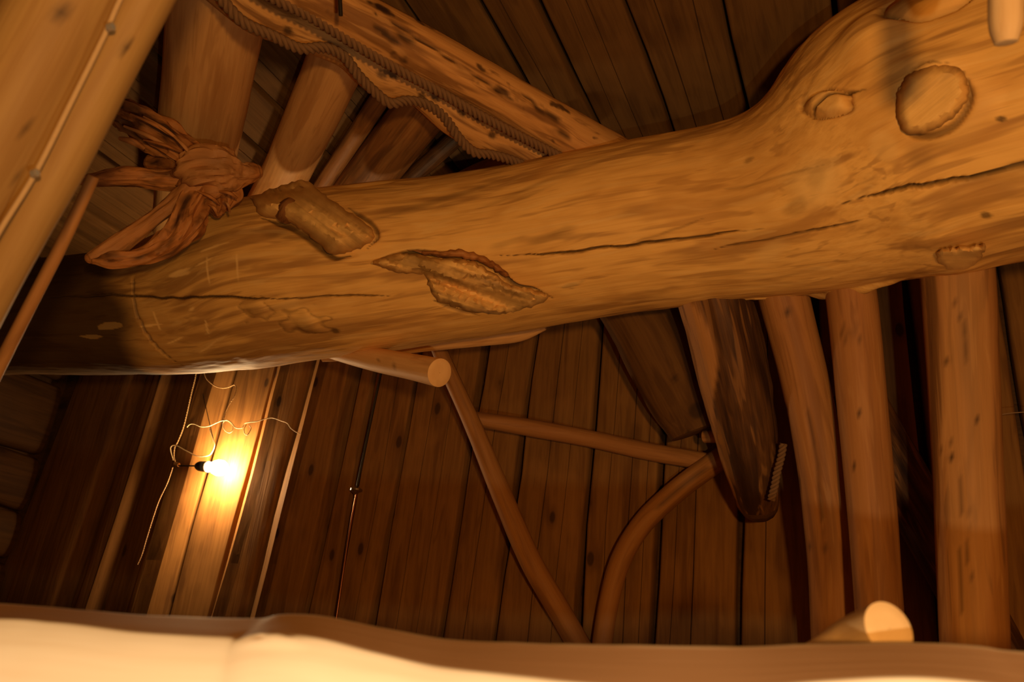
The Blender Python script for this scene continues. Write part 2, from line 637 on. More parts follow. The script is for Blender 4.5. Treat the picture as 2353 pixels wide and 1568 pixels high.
def plank(frame, line0, line1, u0, u1, proud, bev0, bev1, mat, parent, thick=0.03, seg=14, cracks=(), wav=0.004, seed=0, name='plank', crown=0.0):
    """one board: frame = (origin, eu along, ev across, en towards the room); line = (v at u0, v at u1);
    bev = (width, drop) of the rounded edge; cracks = (fraction, width, depth)"""
    O, eu, ev, en = frame
    prof = []   # (fraction kind, offset, height, dk)
    prof.append((0, 0.0, -thick - proud, 0.0))
    RB = ((0.0, 1.0), (0.12, 0.62), (0.35, 0.28), (0.65, 0.08), (1.0, 0.0))
    SB = ((0.0, 1.0), (0.25, 0.70), (0.5, 0.42), (0.78, 0.14), (1.0, 0.0))
    for bw, q in (SB if len(bev0) > 2 else RB):
        prof.append((0, bev0[0] * bw, -bev0[1] * q, 0.0))
    for fr, w, dp in sorted(cracks):
        w, dp = w * 0.55, dp * 0.6
        for off, h, d in ((-w, 0, 0.0), (-w * 0.35, -dp, 0.6), (w * 0.35, -dp, 0.6), (w, 0, 0.0)):
            prof.append((fr, off, h, d))
    if crown or not cracks:
        for fr in (0.25, 0.5, 0.75):
            if not any(abs(fr - c[0]) < 0.05 for c in cracks):
                prof.append((fr, 0.0, 0.0, 0.0))
    prof.sort(key=lambda t: (t[0], t[1] if t[0] > 0 else 0) if t[0] > 0 else (0, 0))
    for bw, q in (SB if len(bev1) > 2 else RB)[::-1]:
        prof.append((1, -bev1[0] * bw, -bev1[1] * q, 0.0))
    prof.append((1, 0.0, -thick - proud, 0.0))
    us = np.linspace(u0, u1, seg + 1)
    V, G, DK = [], [], []
    rs = seed * 1.37
    z_ = us * 0
    na = noise(np.stack([us * 3.1 + rs, z_, z_ + 1], 1), 3)
    nb = noise(np.stack([us * 3.1 + rs, z_ + 5, z_ + 2], 1), 4)
    frs = np.array([q[0] for q in prof], float)
    nw = noise(np.stack([np.repeat(us * 2.2, len(prof)), np.tile(frs * 9, len(us)), np.full(len(us) * len(prof), rs)], 1), 6).reshape(len(us), -1)
    for i, uu in enumerate(us):
        t = (uu - u0) / (u1 - u0)
        a = line0[0] * (1 - t) + line0[1] * t
        b = line1[0] * (1 - t) + line1[1] * t
        a += wav * na[i]
        b += wav * nb[i]
        for jj, (fr, off, h, d) in enumerate(prof):
            wob = 0.006 * nw[i, jj] if 0 < fr < 1 else 0
            vv = a + (b - a) * fr + off + wob
            hh = h + (crown * (1 - (2 * fr - 1) ** 2) if 0 < fr < 1 else 0)
            V.append(O + eu * uu + ev * vv + en * (proud + hh))
            G.append((uu + rs, vv + rs * 2.1, h + rs))
            DK.append(d)
    m = len(prof)
    faces = []
    flip = np.cross(eu, ev) @ en < 0
    for i in range(seg):
        for j in range(m - 1):
            q = [i * m + j, (i + 1) * m + j, (i + 1) * m + j + 1, i * m + j + 1]
            faces.append(q if flip else q[::-1])
    faces.append(list(range(m)) if flip else list(range(m))[::-1])
    faces.append([seg * m + j for j in range(m)][::-1] if flip else [seg * m + j for j in range(m)])
    return make(name, V, faces, mat, parent, G, DK, smooth=True, sharp=35)


def slab(name, corners, mat):
    """plain closed box from 8 corners (bottom ring, top ring)"""
    faces = [[0, 3, 2, 1], [4, 5, 6, 7], [0, 1, 5, 4], [1, 2, 6, 5], [2, 3, 7, 6], [3, 0, 4, 7]]
    gc = np.array(corners)
    o = make(name, corners, faces, mat, None, gc, smooth=False)
    return set_tags(o, kind='structure')


def wbox(name, a0, a1, b0, b1, z0, z1, mat):
    c = [W(a0, b0, z0), W(a1, b0, z0), W(a1, b1, z0), W(a0, b1, z0), W(a0, b0, z1), W(a1, b0, z1), W(a1, b1, z1), W(a0, b1, z1)]
    return slab(name, c, mat)


floor = wbox('floor', AL - 0.3, AR + 0.1, BR - 0.1, DB + 0.3, -0.1, 0.0, M['floor'])
wall_rear = wbox('wall_rear', AL - 0.3, AR + 0.1, BR - 0.1, BR, 0.0, ZC + 0.06, M['plank'])
wall_right = wbox('wall_right', AR, AR + 0.1, BR, DB + 0.3, 0.0, ZC + 0.06, M['plank'])
wall_back = wbox('wall_back', AL - 0.3, AR, DB + 0.035, DB + 0.3, 0.0, ZC + 0.06, M['wall_log'])
wall_left = wbox('wall_left', AL - 0.3, AL - 0.06, BR, DB + 0.035, 0.0, ZC + 0.06, M['wall_log'])
ceiling = wbox('ceiling', AL - 0.3, AR + 0.1, BR - 0.1, DB + 0.3, ZC + 0.06, ZC + 0.16, M['wall_log'])

# back wall: upright boards.  (x at row 880, x at row 1400) of every joint in the photograph
joints = [(172, -32), (205, 28), (330, 156), (366, 190), (396, 236), (455, 296), (530, 387), (628, 489), (726, 592), (831, 722), (868, 777), (962, 869),
          (1107, 1026), (1222, 1149), (1377, 1335), (1534, 1506), (1708, 1701), (1880, 1895), (2105, 2160), (2330, 2420), (2560, 2680), (2800, 2960)]
bframe = (ORG + DB * WN, UP, WT, -WN)


def joint_line(j):
    a0, z0 = on_back(j[0], 880)
    a1, z1 = on_back(j[1], 1400)
    k = (a1 - a0) / (z1 - z0)
    return (a0 + k * (0.0 - z0), a0 + k * (ZC + 0.05 - z0))


JL = [joint_line(j) for j in joints]
a_last = JL[-1][0]
while a_last < AR - 0.1:
    a_last += 0.2
    JL.append((min(a_last, AR - 0.005), min(a_last, AR - 0.005)))
E = (0.006, 0.006)
# proud, left edge, right edge, crown, cracks
bstyle = {0: (0.0, E, E), 1: (0.045, E, (0.05, 0.04)), 2: (0.0, E, E), 3: (0.045, E, (0.03, 0.04)), 4: (0.0, E, E),
          5: (0.040, (0.05, 0.035), (0.12, 0.040, 1)), 6: (0.0, E, E), 7: (0.046, (0.095, 0.040, 1), (0.012, 0.012)),
          8: (0.080, (0.085, 0.036, 1), E), 9: (0.035, E, E), 10: (0.028, E, E), 11: (0.022, E, E)}
bcracks = {9: (), 10: ((0.62, 0.003, 0.006),), 11: ((0.33, 0.003, 0.006), (0.66, 0.0022, 0.004)), 12: ((0.45, 0.003, 0.008),), 13: ((0.42, 0.0035, 0.008), (0.72, 0.002, 0.005)),
           14: ((0.3, 0.002, 0.005), (0.62, 0.003, 0.007), (0.85, 0.002, 0.005)), 15: ((0.45, 0.0035, 0.009), (0.22, 0.002, 0.005)), 16: ((0.3, 0.003, 0.007),), 17: ((0.6, 0.003, 0.006),)}
for i in range(len(JL) - 1):
    st = bstyle.get(i, (0.012 + 0.012 * ((i * 7) % 3) / 2, (0.010, 0.012), (0.010, 0.012)))
    l0, l1 = JL[i], JL[i + 1]
    g = 0.009
    plank(bframe, (l0[0] + g, l0[1] + g), (l1[0] - g, l1[1] - g), 0.0, ZC + 0.05, st[0], st[1], st[2], M['plank_shade' if i < 5 else 'plank'], wall_back,
          cracks=bcracks.get(i, ()), seed=i + 1, wav=0.006, seg=18)

# left wall: lying logs hewn flat, joints read at the corner
lframe = (ORG + AL * WT + DB * WN, -WN, UP, WT)


def on_left(px, py):
    k = P(px, py, 1) - CAM
    p = CAM + k * AL / (k @ WT)
    return DB - (p - CAM) @ WN, p[2]


zj = [on_left(40, 836)[1], on_left(60, 1034)[1], on_left(45, 1172)[1], on_left(10, 1290)[1]]
zj = [ZC + 0.04, zj[0] + 0.26, zj[0], zj[1], zj[2], zj[3]]
while zj[-1] > 0.02:
    zj.append(max(0.0, zj[-1] - 0.19))
for i in range(len(zj) - 1):
    plank(lframe, (zj[i + 1] + 0.006, zj[i + 1] + 0.006), (zj[i] - 0.006, zj[i] - 0.006), 0.02, DB - BR - 0.02, 0.0, (0.03, 0.03), (0.03, 0.03),
          M['wall_log'], wall_left, thick=0.05, seed=i + 60, wav=0.016, seg=40, name='log', crown=0.012)

# ceiling: boards running away from the camera
cframe = (ORG + ZC * UP, WN, WT, -UP)
cpx = [(1143, 70), (1300, 126), (1491, 153), (1698, 153), (1929, 153)]
ca = []
for x, y in cpx:
    p = Pz(x, y, ZC)
    ca.append((p - CAM) @ WT)
ca = [ca[0] - 0.19 * k for k in range(14, 0, -1)] + ca
ca = [a for a in ca if a > AL + 0.06]
ca = [AL + 0.005] + ca
while ca[-1] < AR - 0.1:
    ca.append(min(ca[-1] + 0.215, AR - 0.004))
ccr = {0: (), 1: ((0.4, 0.003, 0.006),), 2: ((0.55, 0.002, 0.005), (0.3, 0.002, 0.004)), 3: ((0.3, 0.003, 0.006), (0.7, 0.003, 0.006))}
for i in range(len(ca) - 1):
    plank(cframe, (ca[i] + 0.006,) * 2, (ca[i + 1] - 0.006,) * 2, BR + 0.005, DB - 0.005, 0.008 * ((i * 5) % 3), (0.008, 0.009), (0.008, 0.009), M['ceil'], ceiling,
          thick=0.04, cracks=ccr[i % 4], seed=i + 30, wav=0.006, seg=26)

def clear_wall(rows, gap=0.035):
    """keeps poles in front of the back wall's boards"""
    out = []
    for x, y, z, r in rows:
        q = np.array([x, y, z]) - CAM
        k = min(1.0, (DB - gap - r) / (q @ WN))
        if z < 1.0 and k < 1:       # below the railing: slide straight out from the wall
            p = np.array([x, y, z]) - WN * (q @ WN - (DB - gap - r))
        else:
            p = CAM + q * k
            r = r * k
        out.append((*p, r))
    return out


# ------------------------------------------------------------------ the great beam
bm = Log(rows_px([(-380, 780, 3.2, 118), (-90, 742, 2.78, 128), (60, 730, 2.65, 132), (180, 724, 2.58, 138), (300, 715, 2.52, 146), (430, 695, 2.46, 164), (600, 648, 2.40, 196),
                  (850, 616, 2.31, 195), (1150, 575, 2.21, 189), (1450, 521, 2.10, 195), (1700, 484, 1.99, 207), (1850, 446, 1.90, 232),
                  (1960, 390, 1.85, 290), (2080, 322, 1.79, 336), (2250, 262, 1.70, 350), (2500, 190, 1.58, 380), (2800, 90, 1.45, 400)]),
         nu=820, nv=400, lump=0.03, fine=0.006, seed=2, front_bias=0.25, lump_scale=2.5, smooth=11)
# long drying cracks
bm.crack([(1150, 588), (1290, 580), (1453, 562), (1600, 545), (1760, 520)], 0.0042, 0.008)
bm.crack([(1830, 533), (1950, 515), (1990, 506)], 0.0035, 0.005, 0.8)
bm.crack([(1640, 572), (1790, 545), (1940, 520)], 0.003, 0.004, 0.7)
bm.crack([(1935, 470), (2050, 438), (2180, 418), (2270, 400), (2420, 362), (2560, 320)], 0.006, 0.012)
bm.crack([(110, 683), (280, 678), (420, 684), (560, 686), (680, 688)], 0.0055, 0.008)
bm.crack([(640, 690), (790, 680), (900, 682)], 0.0035, 0.005, 0.8)
bm.crack([(315, 600), (310, 700), (345, 780), (420, 840)], 0.0045, 0.007, 0.8)
bm.crack([(1000, 690), (1100, 712), (1150, 716)], 0.004, 0.004, 0.6)
bm.crack([(1430, 560), (1500, 545), (1620, 500)], 0.004, 0.002, 0.35)
bm.crack([(1650, 440), (1780, 410), (1900, 380)], 0.004, 0.002, 0.3)
# crevices round the torn collar and the split scar, their deep shade also painted
bm.crack([(865, 604), (900, 588), (960, 582), (1050, 588), (1105, 600), (1150, 630), (1185, 656), (1225, 664), (1268, 684)], 0.010, 0.014, 0.85)
bm.crack([(600, 502), (640, 512), (690, 536), (735, 572), (768, 594), (805, 588)], 0.012, 0.012, 0.8)
bm.crack([(800, 478), (850, 512), (866, 545), (845, 572)], 0.008, 0.008, 0.7)
bm.crack([(1000, 694), (1050, 712), (1100, 724)], 0.007, 0.006, 0.6)
# knots, whorls, hollows and a painted shadow
bm.spot(2180, 235, 0.098, 0.088, 45, h=0.010, pl=0.25, soft=0.5, ragged=0.1)
bm.crack([(2215, 165), (2232, 205), (2224, 250), (2190, 290), (2140, 312), (2090, 305), (2068, 275)], 0.010, 0.010, 0.65)
bm.crack([(2060, 260), (2062, 220), (2090, 175), (2130, 152), (2180, 150)], 0.004, 0.004, 0.4)
bm.spot(2150, 140, 0.10, 0.035, 15, h=0.014, pl=0.3, soft=0.8)
bm.spot(2140, 5, 0.07, 0.035, 20, h=0.02, dk=0.15, soft=0.5, ring=0.012)
bm.spot(2000, 70, 0.09, 0.09, 0, h=0.02, soft=0.9)
bm.spot(1900, 240, 0.055, 0.030, 25, h=0.016, pl=0.25, soft=0.5, ring=0.008)
bm.crack([(1868, 285), (1875, 255), (1905, 225), (1945, 212), (1985, 205)], 0.006, 0.008, 0.75)
bm.spot(1870, 420, 0.075, 0.060, -40, h=0.003, pl=0.55, soft=0.7)
bm.spot(1830, 475, 0.03, 0.022, -40, dk=0.25, soft=0.6)
bm.spot(1875, 410, 0.03, 0.022, -40, dk=0.18, soft=0.7)
bm.spot(1770, 580, 0.05, 0.03, -35, pl=0.45, soft=0.7)
bm.spot(2030, 340, 0.045, 0.04, 20, pl=0.35, soft=0.5)
bm.spot(2110, 355, 0.05, 0.045, 10, dk=0.28, soft=0.8)  # cast shadow of the stake, painted into the colour
bm.spot(2265, 497, 0.014, 0.010, 20, dk=0.7, soft=0.5)
bm.spot(2297, 272, 0.010, 0.007, 20, dk=0.8, soft=0.5)
bm.spot(1720, 368, 0.016, 0.008, -15, dk=0.4, soft=0.6)
bm.spot(1945, 688, 0.065, 0.032, 0, h=0.022, dk=0.35, soft=0.8, ragged=0.5)
bm.spot(1790, 690, 0.08, 0.012, 6, h=0.006, pl=0.3, soft=0.7, ragged=0.6)
bm.spot(588, 712, 0.036, 0.026, 0, h=0.008, dk=0.30, soft=0.9, ring=0.002, ragged=0.4)
bm.spot(705, 748, 0.050, 0.034, 8, h=0.010, dk=0.40, soft=0.9, ring=0.002, ragged=0.4)
bm.spot(770, 762, 0.016, 0.014, 8, dk=0.7, soft=0.6)
bm.spot(300, 820, 0.035, 0.02, 0, dk=0.6, soft=0.8)
bm.spot(1310, 655, 0.03, 0.008, -8, h=0.003, dk=0.3, pl=0.4, soft=0.6, ragged=0.6)
bm.spot(1220, 430, 0.24, 0.018, -12, dk=0.28, soft=0.9, ragged=0.7)
bm.spot(1050, 450, 0.16, 0.016, -8, dk=0.33, soft=0.9, ragged=0.7)
bm.spot(1250, 548, 0.10, 0.014, -4, dk=0.35, soft=0.9, ragged=0.7)
bm.spot(640, 540, 0.11, 0.020, 8, dk=0.35, soft=0.9, ragged=0.7)
bm.spot(830, 425, 0.10, 0.03, 0, h=-0.012, soft=0.9)
# old scratches that show pale wood
for x, y, a, b, rot in ((490, 568, 0.055, 0.004, -3), (478, 625, 0.004, 0.05, 0), (470, 600, 0.035, 0.004, -6), (545, 615, 0.004, 0.045, 0), (410, 630, 0.05, 0.012, 4),
                        (255, 748, 0.06, 0.012, -3), (360, 740, 0.004, 0.05, -5), (345, 748, 0.05, 0.004, 0), (210, 775, 0.045, 0.010, 2), (443, 711, 0.014, 0.007, 0),
                        (475, 750, 0.006, 0.026, 20), (400, 783, 0.035, 0.004, -10), (480, 797, 0.055, 0.004, -14)):
    bm.spot(x, y, a, b, rot, pl=0.75, soft=0.6, ragged=0.4)
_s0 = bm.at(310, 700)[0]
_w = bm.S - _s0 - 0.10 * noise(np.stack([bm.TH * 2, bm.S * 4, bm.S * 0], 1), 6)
bm.dk = np.maximum(bm.dk, 0.68 * sstep(0.06, -0.06, _w) + 0.25 * sstep(0.5, 0.0, _w) * (bm.pl < 0.3))  # leaning log's shade over the left end, put into the colour
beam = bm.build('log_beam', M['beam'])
set_tags(beam, 'massive crooked peeled log beam with a large sawn knot, crossing the whole room', 'beam')


def relief(name, outline, log, height, mat, parent, seed=0, step=7.0, edge=16.0, sink=0.03, hfun=None, dkf=None, pl=0.0, axis=0.0, rough=0.18, flat=False):
    """a raised split piece on a log: closed solid over a pixel outline, following the log's surface"""
    pts2, _ = catmull([(x, y, 0) for x, y in outline + [outline[0]]], max(40, 6 * len(outline)))
    ring = pts2[:-1, :2]
    rnd = random.Random(seed)
    ring = ring + np.array([[rnd.uniform(-2.5, 2.5), rnd.uniform(-2.5, 2.5)] for _ in ring])
    n0 = len(ring)
    A, Bq = ring, np.roll(ring, -1, 0)

    def inside_dist(q):
        d = 1e9
        ins = False
        ab = Bq - A
        t = np.clip(((q - A) * ab).sum(1) / ((ab * ab).sum(1) + 1e-9), 0, 1)
        d = np.linalg.norm(q - A - t[:, None] * ab, axis=1).min()
        c = ((A[:, 1] > q[1]) != (Bq[:, 1] > q[1])) & (q[0] < (Bq[:, 0] - A[:, 0]) * (q[1] - A[:, 1]) / (Bq[:, 1] - A[:, 1] + 1e-12) + A[:, 0])
        ins = c.sum() % 2 == 1
        return d if ins else -d

    lo, hi = ring.min(0), ring.max(0)
    inner = []
    for y in np.arange(lo[1], hi[1], step):
        for x in np.arange(lo[0], hi[0], step):
            q = np.array([x + rnd.uniform(-1.5, 1.5), y + rnd.uniform(-1.5, 1.5)])
            if inside_dist(q) > step * 0.6:
                inner.append(q)
    allp = np.vstack([ring, np.array(inner)])
    res = geometry.delaunay_2d_cdt([Vector(p) for p in allp], [], [list(range(n0))], 1, 1e-4)
    v2 = np.array([list(p) for p in res[0]])
    tris = [list(f) for f in res[2]]
    nv = len(v2)
    front, back, dk, gc = [], [], [], []
    pa = np.array([[q[0], q[1], 1.0] for q in ring[::2]])
    plane_ = np.linalg.lstsq(pa, np.array([log.depth(*q) for q in ring[::2]]), rcond=None)[0]
    ca_, sa_ = math.cos(math.radians(axis)), math.sin(math.radians(axis))
    for q in v2:
        sd = max(0.0, inside_dist(q))
        dp = float(np.array([q[0], q[1], 1.0]) @ plane_) if flat else log.depth(*q)
        h = height * math.sqrt(min(1, (sd + 1.0) / edge))
        if hfun:
            h *= hfun(q)
        al, ac = q[0] * ca_ + q[1] * sa_, -q[0] * sa_ + q[1] * ca_
        h *= 1 + rough * float(fbm(np.array([[al * 0.010, ac * 0.07, seed]]), seed, 3)[0])
        front.append(P(q[0], q[1], dp - h))
        back.append(P(q[0], q[1], dp + sink))
        dk.append((0.30 if sd < 3 else 0.0) if not dkf else dkf(q, sd))
        gc.append((al * 0.0012, ac * 0.0012, seed))
    V = front + back
    faces = []
    a, b, c = (np.array(v2[i]) for i in tris[0])
    ccw = np.cross(np.append(b - a, 0), np.append(c - a, 0))[2] > 0
    edges = {}
    for t_ in tris:
        t_ = t_[::-1] if ccw else t_
        faces.append(t_)
        faces.append([i + nv for i in t_[::-1]])
        for k in range(3):
            edges[(t_[k], t_[(k + 1) % 3])] = 1
    for (i, j) in edges:
        if (j, i) not in edges:
            faces.append([j, i, i + nv, j + nv])
    return make(name, V, faces, mat, parent, gc + gc, dk + dk, [pl] * len(V), smooth=True, sharp=45)


def torn(q, sd, c=0.94, s_=0.34):
    al, ac = q[0] * c + q[1] * s_, -q[0] * s_ + q[1] * c
    t = float(fbm(np.array([[al * 0.009, ac * 0.11, 5.0]]), 31, 2)[0])
    return float(0.4 * sstep(0.15, 0.55, t)) + (0.2 if sd < 3 else 0.0)


# a torn branch collar near the left end, a split scar in the middle, a cut branch stub at the right
fl = relief('torn_branch_collar', [(575, 455), (640, 428), (700, 415), (735, 440), (790, 480), (850, 520), (858, 548), (830, 570), (795, 582), (765, 586), (735, 562), (690, 525), (640, 502), (600, 495)],
            bm, 0.11, M['beam'], beam, 4, edge=36, pl=0.5, axis=36, rough=0.15, dkf=lambda q, sd: 0.6 * torn(q, sd, 0.81, 0.59))
relief('sawn_knot', [(2058, 250), (2062, 215), (2085, 175), (2125, 152), (2170, 148), (2208, 160), (2224, 190), (2225, 225), (2205, 255), (2170, 285), (2130, 305), (2090, 308), (2066, 285)],
       bm, 0.040, M['beam'], beam, 15, step=8, edge=20, pl=0.45, axis=-40, rough=0.04, flat=True, dkf=lambda q, sd: 0.45 if sd < 5 else 0.0)
tk = Log(rows_px([(655, 492, bm.depth(655, 490) - 0.03, 22), (662, 478, bm.depth(660, 480) - 0.075, 20), (672, 463, bm.depth(670, 465) - 0.085, 12)]), 14, 14, 0.2, 0.05, 8)
tk.dk[:] = 0.5
o = tk.build('dead_twig', M['root'], beam)


def scar_h(q):
    # terraces of torn wood, stepping across the grain
    al, ac = q[0] * 0.94 + q[1] * 0.34, -q[0] * 0.34 + q[1] * 0.94
    t = float(noise(np.array([[al * 0.006, ac * 0.045, 3.0]]), 12)[0])
    return 0.30 + 0.55 * (math.floor((t + 1) * 2.2 + 0.5) / 2.0)


sc = relief('split_wood_scar', [(850, 605), (880, 590), (935, 582), (1000, 592), (1070, 598), (1110, 612), (1150, 640), (1180, 658), (1225, 665), (1262, 680), (1240, 698), (1200, 712), (1140, 722),
                                (1085, 716), (1040, 702), (1000, 688), (985, 660), (975, 632), (920, 628)], bm, 0.040, M['beam'], beam, 6, step=6, edge=11, hfun=scar_h, pl=0.3, axis=18, rough=0.2, dkf=torn)
bm2 = relief('lifted_splinter', [(935, 575), (1000, 578), (1060, 574), (1110, 590), (1150, 612), (1170, 636), (1145, 628), (1110, 606), (1060, 594), (1000, 590)], bm, 0.02, M['root'], beam, 9, step=5, edge=8)
st = relief('sawn_branch_stub', [(2152, 580), (2170, 570), (2215, 567), (2262, 560), (2258, 585), (2244, 612), (2215, 626), (2180, 622), (2156, 604)], bm, 0.05, M['beam'], beam, 11, step=5, edge=12, flat=True, pl=0.4)

# ------------------------------------------------------------------ roof timbers above the beam
ZJ = 2.70


def joist(spec, z, seed, label, mat='joist', nu=60, nv=32, name='ceiling_joist', **kw):
    lg = Log(rows_z(spec, z), nu, nv, 0.03, 0.006, seed, **kw)
    o = lg.build(name, M[mat])
    return set_tags(o, label, 'joist', 'joists under the ceiling')


joist([(516, -120, 0.112), (480, 160, 0.112), (455, 330, 0.115), (432, 520, 0.118)], ZJ, 11, 'thickest pale joist log, nearest the leaning corner log, behind the root')
joist([(803, 72, 0.076), (720, 260, 0.074), (640, 430, 0.074), (575, 545, 0.076)], ZJ + 0.02, 12, 'second pale joist log from the left, rising behind the torn branch collar')
joist([(905, 180, 0.027), (815, 315, 0.028), (742, 425, 0.028), (660, 545, 0.028)], ZJ + 0.05, 13, 'thin strip of a joist squeezed between two thicker joist logs', 'log_grey', 40, 16)
joist([(1008, 205, 0.072), (925, 310, 0.074), (835, 425, 0.076), (745, 545, 0.078)], ZJ + 0.02, 14, 'third joist log, darker and grey streaked, right of the thin strip', 'log_grey')
joist([(1108, 262, 0.026), (1000, 360, 0.027), (920, 430, 0.027), (800, 535, 0.027)], ZJ + 0.05, 16, 'narrow dark joist strip to the right of the streaked joist', 'bark', 40, 16)
joist([(1190, 395, 0.058), (1120, 425, 0.072), (1040, 470, 0.078), (960, 520, 0.078)], ZJ + 0.0, 15, 'short joist log whose rounded back just shows over the great beam')

# double girder with rope laid in its seams
up = Log(rows_px([(560, -112, 1.60, 62), (747, 0, 1.73, 58), (1000, 138, 1.90, 57), (1200, 248, 2.05, 56), (1370, 345, 2.18, 55), (1520, 425, 2.30, 54)]), 200, 64, 0.05, 0.012, 21, ripple=0.02)
up.crack([(860, 30), (980, 100), (1100, 180), (1200, 250)], 0.004, 0.006)
for x, y in ((905, 92), (880, 75), (1160, 210), (1240, 250), (1270, 270), (1215, 228), (930, 84), (1300, 315)):
    up.spot(x, y, 0.035, 0.010, 3, h=-0.004, dk=0.85, soft=0.7, ragged=0.5)
girder = up.build('roof_girder', M['pitted'])
set_tags(girder, 'upper log of the slanting girder, marked with dark insect pits, against the ceiling boards', 'girder')
lo = Log(rows_px([(470, -85, 1.681, 62), (590, 18, 1.788, 58), (690, 62, 1.859, 50), (800, 108, 1.912, 48), (880, 165, 1.956, 56), (960, 195, 1.991, 46), (1050, 265, 2.053, 50), (1120, 310, 2.106, 44), (1200, 345, 2.159, 42), (1330, 420, 2.239, 44)]), 160, 56, 0.04, 0.012, 22, ripple=0.02)
for x, y in ((660, 70), (880, 175), (970, 222), (1000, 224), (1060, 255), (1130, 310)):
    lo.spot(x, y, 0.018, 0.012, 0, dk=0.8, soft=0.6)
girder2 = lo.build('roof_girder', M['pitted'])
set_tags(girder2, 'lower log of the slanting girder, scribed over the joists between two ropes', 'girder')


def rope_on(name, pix, dep, R, label):
    o = rope(name, [P(x, y, d_) for (x, y), d_ in zip(pix, dep)], R, M['rope'])
    return set_tags(o, label, 'rope', 'ropes laid in the girder seams')


mid = [(560, -42), (640, 2), (720, 42), (800, 92), (900, 152), (1000, 206), (1090, 258), (1180, 306), (1290, 362), (1360, 400)]
rope_on('seam_rope', mid, [1.60 + (x - 560) * 0.00068 for x, y in mid], 0.0125, 'straight twisted rope in the seam between the two girder logs')
low = [(470, -50), (515, 5), (560, 52), (625, 82), (690, 112), (745, 110), (790, 130), (825, 175), (865, 215), (898, 238), (935, 232), (980, 240), (1020, 268), (1055, 318), (1090, 350), (1130, 356), (1185, 372), (1230, 395)]
rope_on('seam_rope', low, [1.61 + (x - 470) * 0.00070 for x, y in low], 0.0125, 'wavy twisted rope following the scribed lower edge of the girder over the joist ends')
o = tube('hanging_iron_pin', [P(779, -40, 1.60), P(781, 0, 1.60), P(783, 36, 1.60)], 0.0042, M['iron'], n=8)
set_tags(o, 'thin black iron pin hanging at the top edge before the girder', 'pin')

# ------------------------------------------------------------------ leaning corner timber close to the camera, two halves with a corded seam
nl = Log(to_floor(rows_px([(560, -720, 1.02, 112), (320, -300, 1.02, 112), (130, 45, 1.02, 112), (38, 215, 1.02, 112), (-55, 390, 1.03, 112), (-190, 650, 1.05, 112), (-450, 1230, 1.10, 114), (-740, 1900, 1.20, 116)])), 160, 60, 0.02, 0.004, 31)
for x, y, a, dk_ in ((136, 42, 0.009, 0.75), (54, 298, 0.004, 0.6), (45, 396, 0.004, 0.5)):
    nl.spot(x, y, a, a * 0.9, 0, dk=dk_, soft=0.5, ring=0.001)
o = lean = nl.build('leaning_log', M['lean'])
set_tags(o, 'thick smooth leaning log filling the upper left corner, near the camera', 'log')
ns = Log(to_floor(rows_px([(650, -600, 1.03, 66), (445, -225, 1.03, 64), (312, 25, 1.03, 62), (228, 190, 1.035, 60), (132, 375, 1.04, 60), (48, 535, 1.05, 54), (-55, 735, 1.07, 50), (-260, 1150, 1.12, 52), (-560, 1900, 1.22, 54)])), 160, 44, 0.03, 0.004, 32)
ns.spot(287, 115, 0.006, 0.004, 60, dk=0.8, soft=0.5)
o = ns.build('leaning_half_log', M['lean'])
set_tags(o, 'slimmer half log fixed along the right side of the leaning corner log', 'log')
cord_ = tube('seam_cord', [P(x, y, 0.988) for x, y in ((420, -260), (345, -130), (278, -5), (238, 85), (165, 232), (80, 400), (0, 530), (-90, 690), (-200, 900))], 0.0034, M['caulk'], parent=lean, n=160)
cord_['label'] = 'pale caulking cord in the seam'
for i, (x, y) in enumerate(((252, 62), (78, 398))):
    e = empty('seam_screw', P(x, y, 0.975))
    tube('screw_head', [P(x - 2, y + 1, 0.976), P(x + 7, y - 1, 0.974)], 0.0048, M['screw'], e, 6, 12)
    tube('screw_shank', [P(x + 6, y - 1, 0.973), P(x + 9, y - 1, 1.0)], 0.0024, M['iron'], e, 6, 8)
    set_tags(e, ('upper' if i == 0 else 'lower') + ' of the two small screws in the seam of the leaning log', 'screw', 'screws in the seam')
cl = Log(rows_px([(330, -700, 1.14, 90), (60, -190, 1.14, 88), (-48, 10, 1.14, 88), (-150, 200, 1.15, 88), (-420, 700, 1.2, 90)]), 60, 30, 0.03, 0.005, 34)
o = cl.build('corner_log', M['log'])
set_tags(o, 'darker log at the extreme upper left, behind the leaning log', 'log')
lath = Log(to_floor(rows_px([(215, 405, 1.25, 13), (150, 545, 1.26, 14), (55, 730, 1.28, 15), (-60, 960, 1.32, 16), (-500, 1850, 1.5, 18)])), 60, 14, 0.06, 0.01, 33)
o = lath.build('thin_pole', M['pole'])
set_tags(o, 'thin round pole running close behind the leaning corner log', 'pole')

